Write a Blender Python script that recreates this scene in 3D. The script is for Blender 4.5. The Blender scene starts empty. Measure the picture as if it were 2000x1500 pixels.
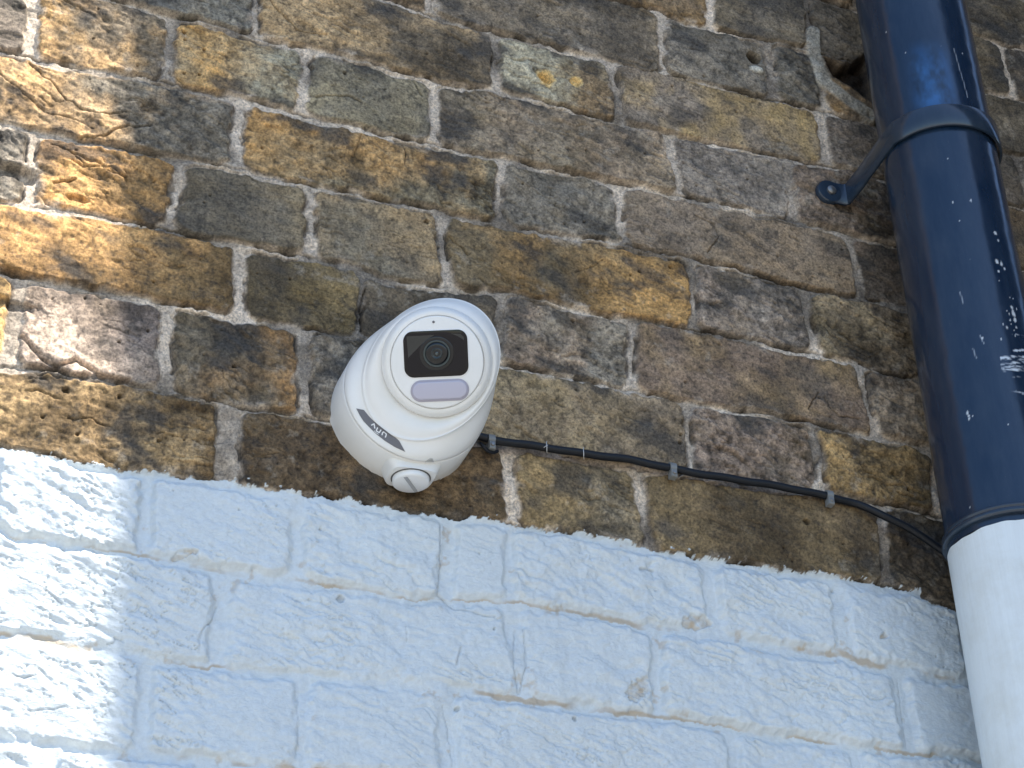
import bpy, math, random
import numpy as np
from mathutils import Vector, Matrix
from mathutils.bvhtree import BVHTree

S = bpy.context.scene
COL = S.collection
rad = math.radians

# ------------------------------------------------------------------ camera
F_PX = 4000.0                       # focal length in pixels of a 2000 px wide picture
ROT = np.array([[0.9362415331, -0.3497115798, -0.0339647269],
                [0.1614649347, 0.5140870147, -0.8424034759],
                [0.3120590754, 0.7832090093, 0.5377757722]])   # rows: right, down, forward
CAM = np.array([-0.2962629390, -1.3351436184, -1.3068546131])
cd = bpy.data.cameras.new('camera')
cam = bpy.data.objects.new('camera', cd)
COL.objects.link(cam)
M = Matrix(((ROT[0][0], -ROT[1][0], -ROT[2][0], CAM[0]),
            (ROT[0][1], -ROT[1][1], -ROT[2][1], CAM[1]),
            (ROT[0][2], -ROT[1][2], -ROT[2][2], CAM[2]),
            (0, 0, 0, 1)))
cam.matrix_world = M
cd.sensor_width = 36.0
cd.lens = F_PX / 2000.0 * 36.0
cd.clip_start = 0.02
cd.clip_end = 2000
S.camera = cam

# ------------------------------------------------------------------ world, sun, exposure
SUN_EL, SUN_AZ = 57.0, 46.0          # azimuth: from the wall's normal (-Y) towards +X
sun_dir = Vector((math.cos(rad(SUN_EL)) * math.sin(rad(SUN_AZ)),
                  -math.cos(rad(SUN_EL)) * math.cos(rad(SUN_AZ)),
                  math.sin(rad(SUN_EL))))
W = bpy.data.worlds.new('World')
S.world = W
W.use_nodes = True
wn = W.node_tree
sky = wn.nodes.new('ShaderNodeTexSky')
sky.sky_type = 'NISHITA'
sky.sun_disc = False
sky.sun_elevation = rad(SUN_EL)
sky.sun_rotation = math.atan2(sun_dir.x, sun_dir.y)
sky.dust_density = 0.2
sky.ozone_density = 3.0
bgn = wn.nodes['Background']
wn.links.new(sky.outputs[0], bgn.inputs[0])
bgn.inputs[1].default_value = 0.135
sl = bpy.data.lights.new('sun', 'SUN')
sl.energy = 4.9
sl.angle = rad(0.40)
sl.color = (1.0, 0.93, 0.82)
so = bpy.data.objects.new('sun', sl)
COL.objects.link(so)
so.rotation_euler = sun_dir.to_track_quat('Z', 'Y').to_euler()
S.view_settings.view_transform = 'Standard'
S.view_settings.look = 'None'
S.view_settings.exposure = 0.95
S.view_settings.gamma = 1.0
S.render.engine = 'CYCLES'

# ------------------------------------------------------------------ helpers
def ray(px, py):
    return ROT.T @ np.array([(px - 1000.0) / F_PX, (py - 750.0) / F_PX, 1.0])

def at(px, py, y=0.0):
    """the point in the plane parallel to the wall at depth y that the photo shows at px, py"""
    r = ray(px, py)
    return CAM + (y - CAM[1]) / r[1] * r

def tag(o, label=None, cat=None, group=None, kind=None):
    if label: o['label'] = label
    if cat: o['category'] = cat
    if group: o['group'] = group
    if kind: o['kind'] = kind
    return o

def empty(name, loc=(0, 0, 0)):
    o = bpy.data.objects.new(name, None)
    o.empty_display_size = 0.02
    o.location = loc
    COL.objects.link(o)
    return o

def mesh_obj(name, verts, faces, mat, parent=None, smooth=True):
    me = bpy.data.meshes.new(name)
    me.from_pydata([tuple(v) for v in verts], [], faces)
    me.validate()
    me.update()
    o = bpy.data.objects.new(name, me)
    COL.objects.link(o)
    if mat: me.materials.append(mat)
    if smooth:
        me.polygons.foreach_set('use_smooth', [True] * len(me.polygons))
    if parent:
        o.parent = parent
        o.matrix_parent_inverse = Matrix.Translation(-parent.location)
    return o

class MB:
    def __init__(s): s.v = []; s.f = []
    def add(s, v, f):
        n = len(s.v); s.v += [tuple(map(float, p)) for p in v]; s.f += [tuple(i + n for i in q) for q in f]
    def rings(s, rings, closed=True, cap0=False, cap1=False):
        m = len(rings[0]); v = [p for r in rings for p in r]; f = []
        for i in range(len(rings) - 1):
            for j in range(m if closed else m - 1):
                k = (j + 1) % m
                f.append((i * m + j, i * m + k, (i + 1) * m + k, (i + 1) * m + j))
        if cap0: f.append(tuple(range(m))[::-1])
        if cap1: f.append(tuple((len(rings) - 1) * m + j for j in range(m)))
        s.add(v, f)
    def build(s, name, mat, parent=None, smooth=True, sharp=None):
        o = mesh_obj(name, s.v, s.f, mat, parent, smooth)
        if sharp:
            o.data.set_sharp_from_angle(angle=rad(sharp))
        return o

def srgb(r, g, b):
    c = np.array([r, g, b], float) / 255
    return np.where(c <= .04045, c / 12.92, ((c + .055) / 1.055) ** 2.4)

def mat_basic(name, col, rough=.5, spec=.5, coat=0.0):
    m = bpy.data.materials.new(name)
    m.use_nodes = True
    b = m.node_tree.nodes['Principled BSDF']
    b.inputs['Base Color'].default_value = (*col, 1)
    b.inputs['Roughness'].default_value = rough
    b.inputs['Specular IOR Level'].default_value = spec
    b.inputs['Coat Weight'].default_value = coat
    return m

def N(m, kind, **kw):
    n = m.node_tree.nodes.new(kind)
    for k, v in kw.items():
        if hasattr(n, k): setattr(n, k, v)
        else: n.inputs[k.replace('_', ' ')].default_value = v
    return n

def L(m, a, b): m.node_tree.links.new(a, b)

def noise_node(m, scale, detail=4, rough=.6, vec=None, dist=0.0):
    n = m.node_tree.nodes.new('ShaderNodeTexNoise')
    n.inputs['Scale'].default_value = scale
    n.inputs['Detail'].default_value = detail
    n.inputs['Roughness'].default_value = rough
    n.inputs['Distortion'].default_value = dist
    if vec is not None: L(m, vec, n.inputs['Vector'])
    return n

def ramp(m, src, p0, p1, c0=(0, 0, 0, 1), c1=(1, 1, 1, 1)):
    r = m.node_tree.nodes.new('ShaderNodeValToRGB')
    r.color_ramp.elements[0].position = p0; r.color_ramp.elements[0].color = c0
    r.color_ramp.elements[1].position = p1; r.color_ramp.elements[1].color = c1
    L(m, src, r.inputs[0])
    return r.outputs[0]

def mix(m, fac, a, b, mode='MIX'):
    n = m.node_tree.nodes.new('ShaderNodeMix')
    n.data_type = 'RGBA'; n.blend_type = mode
    if isinstance(fac, (int, float)): n.inputs[0].default_value = fac
    else: L(m, fac, n.inputs[0])
    for v, i in ((a, 6), (b, 7)):
        if isinstance(v, tuple): n.inputs[i].default_value = v
        else: L(m, v, n.inputs[i])
    return n.outputs[2]

def bump(m, src, strength, dist, prev=None):
    n = m.node_tree.nodes.new('ShaderNodeBump')
    n.inputs['Strength'].default_value = strength
    n.inputs['Distance'].default_value = dist
    L(m, src, n.inputs['Height'])
    if prev is not None: L(m, prev, n.inputs['Normal'])
    return n.outputs[0]

# ------------------------------------------------------------------ materials
def mat_brick():
    m = bpy.data.materials.new('weathered_brick'); m.use_nodes = True
    b = m.node_tree.nodes['Principled BSDF']
    co = N(m, 'ShaderNodeNewGeometry').outputs['Position']
    mp = m.node_tree.nodes.new('ShaderNodeMapping')
    mp.inputs['Rotation'].default_value = (0, rad(28), 0)
    mp.inputs['Scale'].default_value = (1, 1, 3.2)
    L(m, co, mp.inputs[0])
    at_ = N(m, 'ShaderNodeAttribute'); at_.attribute_name = 'Col'
    fine = noise_node(m, 420, 5, .75, co)
    c = mix(m, 1.0, at_.outputs['Color'], ramp(m, fine.outputs[0], .36, .66, (.50, .50, .52, 1), (1.6, 1.57, 1.5, 1)), 'MULTIPLY')
    spk = noise_node(m, 900, 3, .8, co)
    c = mix(m, ramp(m, spk.outputs[0], .66, .74, (0, 0, 0, 1), (.55, .55, .55, 1)), c, (.40, .37, .31, 1))
    drk = noise_node(m, 640, 3, .7, mp.outputs[0])
    c = mix(m, ramp(m, drk.outputs[0], .30, .37, (.75, .75, .75, 1), (0, 0, 0, 1)), c, (.022, .020, .018, 1))
    # hair-thin pale scratches and lime threads
    scr = noise_node(m, 300, 2, .5, mp.outputs[0], 1.4)
    sub = m.node_tree.nodes.new('ShaderNodeMath'); sub.operation = 'SUBTRACT'; sub.inputs[1].default_value = .5
    L(m, scr.outputs[0], sub.inputs[0])
    ab = m.node_tree.nodes.new('ShaderNodeMath'); ab.operation = 'ABSOLUTE'; L(m, sub.outputs[0], ab.inputs[0])
    band = noise_node(m, 46, 3, .6, co)
    t1 = ramp(m, ab.outputs[0], .0, .016, (1, 1, 1, 1), (0, 0, 0, 1))
    t2 = ramp(m, band.outputs[0], .52, .70, (0, 0, 0, 1), (.55, .55, .55, 1))
    mm = mix(m, 1.0, t1, t2, 'MULTIPLY')
    c = mix(m, mm, c, (.44, .41, .34, 1))
    L(m, c, b.inputs['Base Color'])
    b.inputs['Roughness'].default_value = .88
    b.inputs['Specular IOR Level'].default_value = .3
    n1 = bump(m, fine.outputs[0], .5, .0014)
    n2 = bump(m, drk.outputs[0], .45, .0009, n1)
    L(m, n2, b.inputs['Normal'])
    return m

def mat_paint():
    m = bpy.data.materials.new('white_masonry_paint'); m.use_nodes = True
    b = m.node_tree.nodes['Principled BSDF']
    co = N(m, 'ShaderNodeNewGeometry').outputs['Position']
    at_ = N(m, 'ShaderNodeAttribute'); at_.attribute_name = 'Col'
    fine = noise_node(m, 260, 5, .7, co)
    c = mix(m, 1.0, at_.outputs['Color'], ramp(m, fine.outputs[0], .3, .7, (.90, .90, .90, 1), (1.05, 1.05, 1.05, 1)), 'MULTIPLY')
    L(m, c, b.inputs['Base Color'])
    b.inputs['Roughness'].default_value = .5
    b.inputs['Specular IOR Level'].default_value = .4
    mp = m.node_tree.nodes.new('ShaderNodeMapping')
    mp.inputs['Rotation'].default_value = (0, rad(20), 0)
    mp.inputs['Scale'].default_value = (1, 1, 1.9)
    L(m, co, mp.inputs[0])
    wr = noise_node(m, 130, 4, .65, mp.outputs[0], .8)
    n1 = bump(m, wr.outputs[0], .45, .0024)
    n2 = bump(m, fine.outputs[0], .4, .0009, n1)
    L(m, n2, b.inputs['Normal'])
    return m

def mat_pipe(name, col_attr=True):
    m = bpy.data.materials.new(name); m.use_nodes = True
    b = m.node_tree.nodes['Principled BSDF']
    co = N(m, 'ShaderNodeNewGeometry').outputs['Position']
    mp = m.node_tree.nodes.new('ShaderNodeMapping'); mp.inputs['Scale'].default_value = (1, 1, .22)
    L(m, co, mp.inputs[0])
    dust = noise_node(m, 60, 6, .7, mp.outputs[0])
    spk = noise_node(m, 700, 2, .6, co)
    if col_attr:
        a = N(m, 'ShaderNodeAttribute'); a.attribute_name = 'Col'; base = a.outputs['Color']
    else:
        base = (.018, .032, .055, 1)
    c = mix(m, ramp(m, dust.outputs[0], .35, .75, (0, 0, 0, 1), (.10, .10, .10, 1)), base, (.11, .15, .20, 1))
    c = mix(m, ramp(m, spk.outputs[0], .77, .80, (0, 0, 0, 1), (.5, .5, .5, 1)), c, (.30, .33, .37, 1))
    L(m, c, b.inputs['Base Color'])
    L(m, ramp(m, dust.outputs[0], .3, .75, (.13, .13, .13, 1), (.27, .27, .27, 1)), b.inputs['Roughness'])
    b.inputs['Specular IOR Level'].default_value = .6
    L(m, bump(m, dust.outputs[0], .08, .0012), b.inputs['Normal'])
    return m

def mat_whiteplastic(name, col, rough=.32):
    m = bpy.data.materials.new(name); m.use_nodes = True
    b = m.node_tree.nodes['Principled BSDF']
    co = N(m, 'ShaderNodeNewGeometry').outputs['Position']
    n = noise_node(m, 35, 5, .6, co)
    c = mix(m, ramp(m, n.outputs[0], .35, .75), (*col, 1), (col[0] * .94, col[1] * .94, col[2] * .92, 1))
    L(m, c, b.inputs['Base Color'])
    b.inputs['Roughness'].default_value = rough
    f = noise_node(m, 1500, 2, .5, co)
    L(m, bump(m, f.outputs[0], .05, .0004), b.inputs['Normal'])
    return m

MAT_BRICK = mat_brick()
MAT_PAINT = mat_paint()
MAT_PIPE = mat_pipe('black_gloss_paint')
MAT_IRON = mat_pipe('black_painted_iron', False)
def mat_wpipe():
    m = bpy.data.materials.new('white_pipe_paint'); m.use_nodes = True
    b = m.node_tree.nodes['Principled BSDF']
    co = N(m, 'ShaderNodeNewGeometry').outputs['Position']
    mp = m.node_tree.nodes.new('ShaderNodeMapping'); mp.inputs['Scale'].default_value = (1, 1, .06)
    L(m, co, mp.inputs[0])
    br_ = noise_node(m, 260, 4, .7, mp.outputs[0])
    dr = noise_node(m, 22, 6, .7, co)
    c = mix(m, ramp(m, dr.outputs[0], .45, .8), (.74, .79, .81, 1), (.64, .66, .63, 1))
    c = mix(m, 1.0, c, ramp(m, br_.outputs[0], .3, .7, (.95, .95, .95, 1), (1.03, 1.03, 1.03, 1)), 'MULTIPLY')
    L(m, c, b.inputs['Base Color'])
    b.inputs['Roughness'].default_value = .36
    n1 = bump(m, br_.outputs[0], .25, .0008)
    L(m, bump(m, dr.outputs[0], .2, .003, n1), b.inputs['Normal'])
    return m
MAT_WPIPE = mat_wpipe()
MAT_HOUS = mat_whiteplastic('white_camera_plastic', (.80, .80, .79), .36)
MAT_FACE = mat_whiteplastic('white_face_plastic', (.80, .81, .82), .30)
MAT_GREY = mat_basic('grey_print', (.14, .14, .155), .45)
MAT_LETTER = mat_basic('white_print', (.78, .78, .78), .45)
MAT_GLASS = mat_basic('smoked_window', (.003, .002, .004), .05, .35, .0)
MAT_LRING = mat_basic('lens_ring', (.055, .07, .07), .35)
MAT_LENS = mat_basic('lens_glass', (.003, .004, .006), .08, .5, .0)
MAT_LIGHT = mat_basic('frosted_lavender_plastic', (.46, .45, .55), .25, .5, .3)
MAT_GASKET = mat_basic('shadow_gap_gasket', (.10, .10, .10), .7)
MAT_CABLE = mat_basic('black_cable_sheath', (.006, .008, .012), .5, .35)
MAT_CLIP = mat_basic('pale_clip_plastic', (.20, .21, .21), .4)
MAT_SLOT = mat_basic('slot_grey', (.36, .37, .38), .5)
MAT_NAIL = mat_basic('steel_nail', (.25, .24, .23), .4)
MAT_NAIL.node_tree.nodes['Principled BSDF'].inputs['Metallic'].default_value = .8
MAT_COB = mat_basic('cobweb_thread', (.55, .56, .56), .6)

# ------------------------------------------------------------------ numpy noise
_rng = np.random.default_rng(7)
_T = _rng.random((256, 256)).astype(np.float32)
def vn(x, y, seed=0):
    x = x + seed * 17.31; y = y + seed * 9.77
    xi = np.floor(x).astype(np.int32); yi = np.floor(y).astype(np.int32)
    fx = (x - xi).astype(np.float32); fy = (y - yi).astype(np.float32)
    fx = fx * fx * fx * (fx * (fx * 6 - 15) + 10); fy = fy * fy * fy * (fy * (fy * 6 - 15) + 10)
    x0 = (xi + seed * 31) & 255; x1 = (x0 + 1) & 255; y0 = (yi + seed * 57) & 255; y1 = (y0 + 1) & 255
    a = _T[y0, x0]; b = _T[y0, x1]; c = _T[y1, x0]; d = _T[y1, x1]
    return ((a + (b - a) * fx) * (1 - fy) + (c + (d - c) * fx) * fy) * 2 - 1
def fbm(x, y, s, o, seed=0, gain=.5, ax=1, az=1, rot=0):
    """value noise in -1..1; s = size of the largest lump in metres"""
    c, n = math.cos(rot), math.sin(rot)
    X = (x * c + y * n) / (s * ax); Y = (-x * n + y * c) / (s * az)
    t = 0; a = 1; tot = 0
    for i in range(o):
        t = t + a * vn(X, Y, seed + i * 3); tot += a; a *= gain; X = X * 2.03; Y = Y * 2.03
    return t / tot * 1.35
def sstep(a, b, x):
    t = np.clip((x - a) / (b - a), 0, 1)
    return t * t * (3 - 2 * t)

# ------------------------------------------------------------------ the brick bond, read off the photo
BEDS = {  # bed joints, points in photo pixels
 -1: [(1290, 20), (1333, 40), (1500, 82), (1590, 100), (1700, 125)],
 0: [(760, 0), (833, 27), (967, 63), (1100, 95), (1200, 120), (1290, 143), (1500, 192), (1600, 214)],
 1: [(233, 0), (333, 32), (400, 45), (480, 70), (583, 90), (700, 120), (793, 143), (867, 160), (967, 177), (1100, 213), (1200, 235), (1300, 257), (1433, 288), (1500, 303), (1650, 330)],
 2: [(0, 97), (67, 113), (167, 133), (233, 145), (333, 165), (467, 193), (600, 227), (733, 257), (833, 280), (900, 293), (1000, 313), (1100, 335), (1200, 357), (1317, 377), (1400, 397), (1500, 420), (1600, 443), (1700, 467)],
 3: [(0, 236), (57, 253), (133, 267), (233, 287), (333, 308), (400, 318), (483, 335), (600, 360), (700, 378), (800, 398), (883, 417), (967, 435), (1100, 462), (1200, 478), (1300, 498), (1433, 526), (1567, 560), (1667, 580), (1773, 600)],
 4: [(0, 392), (67, 405), (167, 418), (267, 437), (333, 447), (417, 467), (480, 482), (600, 502), (700, 526), (750, 546), (870, 560), (1000, 577), (1100, 600), (1200, 617), (1300, 633), (1367, 645), (1500, 673), (1600, 692), (1700, 718), (1783, 737)],
 5: [(0, 532), (50, 545), (150, 560), (233, 575), (333, 598), (433, 613), (500, 625), (600, 645), (717, 662), (850, 690), (1000, 713), (1100, 737), (1233, 763), (1333, 783), (1433, 798), (1500, 810), (1567, 823), (1700, 850), (1823, 877)],
 6: [(0, 713), (100, 725), (200, 747), (300, 760), (400, 777), (467, 793), (583, 812), (643, 820), (800, 845), (950, 868), (1050, 885), (1140, 898), (1240, 915), (1367, 934), (1500, 953), (1623, 966), (1700, 980), (1800, 1000), (1850, 1012)],
 7: [(0, 876), (100, 895), (200, 914), (300, 926), (400, 938), (490, 953), (600, 971), (750, 996), (830, 1006), (930, 1016), (1000, 1026), (1133, 1044), (1200, 1060), (1267, 1073), (1400, 1096), (1500, 1112), (1700, 1140), (1800, 1158), (1880, 1196)],
 8: [(0, 1022), (33, 1048), (117, 1058), (200, 1072), (283, 1085), (367, 1103), (500, 1128), (567, 1132), (650, 1145), (750, 1161), (850, 1170), (1000, 1177), (1117, 1197), (1233, 1217), (1300, 1228), (1400, 1243), (1500, 1262), (1633, 1283), (1733, 1303), (1833, 1322), (1900, 1332)],
 9: [(0, 1239), (100, 1252), (200, 1269), (300, 1283), (367, 1292), (433, 1300), (533, 1313), (667, 1324), (800, 1340), (917, 1352), (1000, 1368), (1100, 1380), (1200, 1390), (1300, 1403), (1400, 1417), (1500, 1432), (1567, 1441), (1733, 1463), (1817, 1475)],
 10: [(0, 1443), (100, 1455), (183, 1463), (283, 1470), (400, 1483), (467, 1491), (560, 1502)],
}
PERPS = {  # upright joints of each course, pixels at mid height
 -1: [(845, -10), (1295, 85), (1506, 140), (1600, 150)],
 0: [(500, 35), (972, 115), (1205, 180), (1608, 262)],
 1: [(60, 55), (332, 100), (598, 165), (850, 220), (1320, 318), (1545, 370)],
 2: [(466, 245), (980, 380), (1218, 425), (1672, 515)],
 3: [(60, 330), (342, 380), (607, 445), (868, 500), (1355, 578), (1583, 628)],
 4: [(472, 545), (707, 590), (978, 640), (1235, 690), (1697, 775)],
 5: [(30, 625), (325, 700), (597, 740), (860, 780), (1347, 860), (1600, 900)],
 6: [(445, 865), (1000, 940), (1257, 1000), (1728, 1060)],
 7: [(285, 1005), (583, 1045), (872, 1085), (998, 1110), (1392, 1160), (1645, 1210)],
 8: [(432, 1215), (1013, 1275), (1287, 1320), (1768, 1390)],
 9: [(283, 1385), (592, 1420), (875, 1440), (1437, 1480)],
}
PW = {(-1, 2): 1.3, (2, 0): 1.5, (4, 0): 1.2, (6, 0): 2.2, (6, 1): 1.1, (5, 1): 1.3, (5, 2): 1.6, (5, 0): 1.5, (7, 2): 1.3, (8, 0): 1.4, (8, 1): 1.3, (7, 4): 1.3, (7, 5): 1.6, (8, 3): 1.2, (3, 0): 1.2, (1, 0): 1.3, (9, 1): .9, (9, 2): 1.5, (4, 1): .35, (5, 3): 1.0, (4, 2): 1.2, (7, 3): .6}
UNIT = .116
COURSE = .075
def bed_curve(k):
    if k in BEDS:
        P = np.array([at(*p) for p in BEDS[k]])
        u, z = P[:, 0], P[:, 2]
        lo, hi = -k * COURSE, -k * COURSE
        u = np.concatenate([[u[0] - .35], u, [u[-1] + .35]])
        z = np.concatenate([[lo * .5 + z[0] * .5], z, [hi * .5 + z[-1] * .5]])
        return u, z
    off = {True: 0.0, False: 0.0}
    return np.array([0., 1.]), np.array([-k * COURSE - (0.004 if k > 10 else 0), -k * COURSE - (0.004 if k > 10 else 0)])
def perps(k):
    half = .5 if k % 2 else 0.0
    base = [at(*p)[0] for p in PERPS[k]] if k in PERPS else [UNIT * (half + 2)]
    out = [(b, i) for i, b in enumerate(base)]
    lo, hi = base[0], base[-1]
    r = random.Random(k * 31 + 5)
    n = 100
    while lo > -7:
        lo -= UNIT * (1 if (n + k) % 2 else 2); out.insert(0, (lo + r.uniform(-.004, .004), n)); n += 1
    n = 300
    while hi < 9:
        hi += UNIT * (1 if (n + k) % 2 else 2); out.append((hi + r.uniform(-.004, .004), n)); n += 1
    return out
# colours of the bricks as (main, second, side the second colour lies on: -1 left .. 1 right, amount)
Bc = {
 (-1, 0): ((88, 84, 74), (112, 104, 84), 0), (-1, 1): ((112, 110, 100), (80, 82, 78), 1), (-1, 2): ((84, 86, 80), (60, 60, 56), 1),
 (0, -1): ((92, 98, 94), (76, 80, 78), 0), (0, 0): ((132, 116, 84), (82, 76, 62), 1), (0, 1): ((126, 130, 112), (98, 86, 64), 1), (0, 2): ((104, 98, 88), (136, 120, 74), 1), (0, 3): ((98, 92, 84), (80, 78, 70), 1),
 (1, -1): ((120, 114, 106), (84, 84, 80), 0), (1, 0): ((168, 138, 84), (92, 86, 72), 1), (1, 1): ((150, 124, 72), (112, 116, 100), 1), (1, 2): ((108, 106, 84), (88, 90, 80), 0), (1, 3): ((98, 94, 80), (110, 100, 84), 1), (1, 4): ((104, 102, 98), (84, 84, 84), 0), (1, 5): ((98, 88, 78), (72, 68, 62), 1),
 (2, -1): ((162, 134, 86), (88, 88, 80), 1), (2, 0): ((128, 104, 60), (94, 92, 74), 1), (2, 1): ((80, 84, 82), (98, 98, 90), 0), (2, 2): ((104, 96, 84), (112, 100, 80), 1), (2, 3): ((98, 88, 78), (80, 74, 66), 0),
 (3, -1): ((112, 112, 104), (60, 62, 62), 0), (3, 0): ((182, 142, 76), (120, 98, 60), 1), (3, 1): ((80, 80, 72), (98, 92, 72), 0), (3, 2): ((92, 92, 80), (130, 116, 86), 1), (3, 3): ((136, 110, 60), (92, 84, 62), -1), (3, 4): ((114, 106, 98), (86, 84, 80), 1), (3, 5): ((122, 114, 88), (92, 84, 68), 1),
 (4, -1): ((166, 132, 76), (104, 88, 56), 1), (4, 0): ((104, 94, 62), (76, 72, 58), 0), (4, 1): ((86, 80, 66), (70, 68, 60), 0), (4, 2): ((102, 102, 94), (112, 98, 82), -1), (4, 3): ((98, 86, 74), (114, 100, 72), 0), (4, 4): ((104, 96, 82), (80, 74, 66), 1),
 (5, -1): ((176, 150, 92), (140, 120, 80), 0), (5, 0): ((150, 138, 128), (94, 88, 88), 1), (5, 1): ((86, 82, 68), (112, 90, 56), 1), (5, 2): ((88, 86, 78), (70, 68, 62), 1), (5, 3): ((118, 108, 80), (98, 90, 74), 1), (5, 4): ((112, 100, 90), (92, 86, 78), 0), (5, 5): ((122, 104, 64), (94, 84, 60), 1),
 (6, -1): ((128, 112, 78), (76, 64, 42), 1), (6, 0): ((70, 60, 44), (84, 72, 50), 0), (6, 1): ((112, 100, 68), (90, 86, 70), 0), (6, 2): ((96, 86, 60), (72, 64, 48), 1), (6, 3): ((68, 62, 50), (50, 46, 40), 0),
}
GEN = [((98, 90, 76), (120, 100, 62)), ((84, 82, 74), (104, 98, 80)), ((128, 106, 62), (92, 86, 66)), ((104, 98, 92), (84, 80, 78)), ((92, 80, 60), (74, 68, 56)), ((112, 106, 88), (90, 92, 84))]
TINT = np.array([2.20, 1.88, 1.58])
def alb(c):
    a = srgb(*c)
    k = .42 + .33 * min(1.0, (max(c) - min(c)) / max(c) / .45)
    return (a * k + a.mean() * (1 - k)) * TINT

# spots and cracks, photo pixels
CRACKS = [  # (width mm, depth mm, points)
 (1.4, 3.0, [(530, 5), (552, 30), (570, 45), (582, 60), (640, 68)]),
 (1.2, 2.2, [(0, 140), (43, 180), (87, 217), (150, 233), (180, 247)]),
 (1.4, 2.6, [(57, 123), (100, 157), (133, 197), (160, 213), (200, 223), (240, 218)]),
 (2.0, 3.0, [(160, 268), (213, 260), (247, 247), (293, 247)]),
 (1.3, 2.5, [(100, 280), (140, 297), (167, 323), (200, 327), (247, 347)]),
 (2.2, 3.0, [(107, 357), (128, 352), (150, 350)]),
 (1.5, 2.4, [(617, 187), (650, 183), (683, 185), (707, 200)]),
 (1.3, 2.2, [(707, 263), (700, 283), (687, 307)]),
 (1.3, 2.2, [(787, 283), (794, 300), (792, 323)]),
 (1.8, 2.8, [(880, 463), (900, 483), (913, 500)]),
 (1.5, 2.5, [(1360, 420), (1393, 437), (1405, 460), (1383, 493)]),
 (1.4, 2.4, [(800, 150), (812, 165), (827, 187)]),
 (1.6, 4.0, [(717, 560), (707, 585), (705, 600), (707, 647)]),
 (1.1, 2.0, [(540, 687), (555, 690), (583, 700)]),
 (4.0, 5.0, [(43, 657), (60, 678), (77, 697), (110, 717), (150, 702), (187, 727), (253, 743)]),
 (1.2, 2.5, [(133, 817), (183, 820), (213, 833)]),
 (.9, 1.6, [(1123, 533), (1160, 520), (1180, 507)]),
 (.9, 1.8, [(1677, 603), (1713, 630), (1760, 647)]),
 (1.6, 2.5, [(1612, 775), (1625, 800), (1640, 812), (1680, 820)]),
 (1.5, 2.5, [(1600, 770), (1580, 800)]),
 (1.2, 2.0, [(1677, 907), (1690, 920), (1710, 927)]),
 (1.1, 1.8, [(0, 1100), (43, 1133), (87, 1150), (120, 1175)]),
 (1.2, 2.0, [(20, 1313), (47, 1327), (70, 1323)]),
 (1.2, 1.8, [(107, 1337), (124, 1340), (133, 1360), (146, 1360), (153, 1350)]),
 (1.0, 1.4, [(40, 1388), (100, 1385), (150, 1380)]),
 (.9, 1.2, [(793, 1220), (796, 1240), (793, 1253)]),
 (1.6, 2.2, [(900, 1267), (893, 1300)]),
 (1.5, 2.5, [(858, 1027), (860, 1095), (860, 1160), (883, 1187), (967, 1203)]),
 (1.2, 2.0, [(1007, 1227), (1003, 1300), (1013, 1350)]),
 (1.2, 2.0, [(1022, 1227), (1028, 1300), (1016, 1350)]),
 (1.0, 1.6, [(1758, 1330), (1767, 1400), (1773, 1460)]),
 (1.2, 2.0, [(425, 1180), (418, 1210), (390, 1240), (384, 1275)]),
 (1.0, 1.5, [(866, 1380), (878, 1420), (884, 1500)]),
 (1.0, 1.5, [(583, 1360), (584, 1420), (578, 1480)]),
 (1.8, 3.0, [(1275, 1115), (1250, 1112)]),
]
PITS = [(233, 667, 1.7), (290, 645, 1.5), (457, 717, 2), (128, 763, 3), (233, 775, 2), (83, 813, 1.4), (152, 848, 2), (310, 860, 2.2),
        (103, 580, 1.2), (167, 580, 1.2), (360, 62, 2.2), (362, 76, 1.8), (400, 95, 1.8), (360, 143, 1.4), (390, 145, 1.5), (675, 140, 2), (835, 432, 2.6),
        (1141, 433, 2), (1375, 150, 1.6), (1312, 170, 1.4), (1438, 220, 1.2), (1768, 677, 1.6), (1640, 596, 1.4), (1330, 850, 1.8), (1328, 865, 2), (1775, 955, 2),
        (567, 545, 1.5), (513, 287, 1.6), (1575, 1020, 3.2), (300, 552, 1.5), (966, 1228, 1.4), (893, 1384, 1.8), (1121, 1406, 2), (1629, 1152, 1.4), (665, 1170, 3), (1120, 625, 2), (1250, 530, 2), (1310, 520, 2)]

# ------------------------------------------------------------------ the wall
def axis(f0, f1, step, a, b):
    mid = list(np.arange(f0, f1 + step / 2, step))
    lo, s, x = [], step, f0
    while x > a:
        s = min(s * 1.03, .25) if x < f0 - .02 else s
        x -= s; lo.append(x)
    hi, s, x = [], step, mid[-1]
    while x < b:
        s = min(s * 1.03, .25) if x > mid[-1] + .02 else s
        x += s; hi.append(x)
    return np.array(lo[::-1] + mid + hi)
GROUND = -2.90
U = axis(-.26, .90, .00090, -5.0, 7.0)
Z = axis(-.84, .27, .00090, GROUND - .05, 3.2)
UU, ZZ = np.meshgrid(U, Z)
sh = UU.shape
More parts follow.
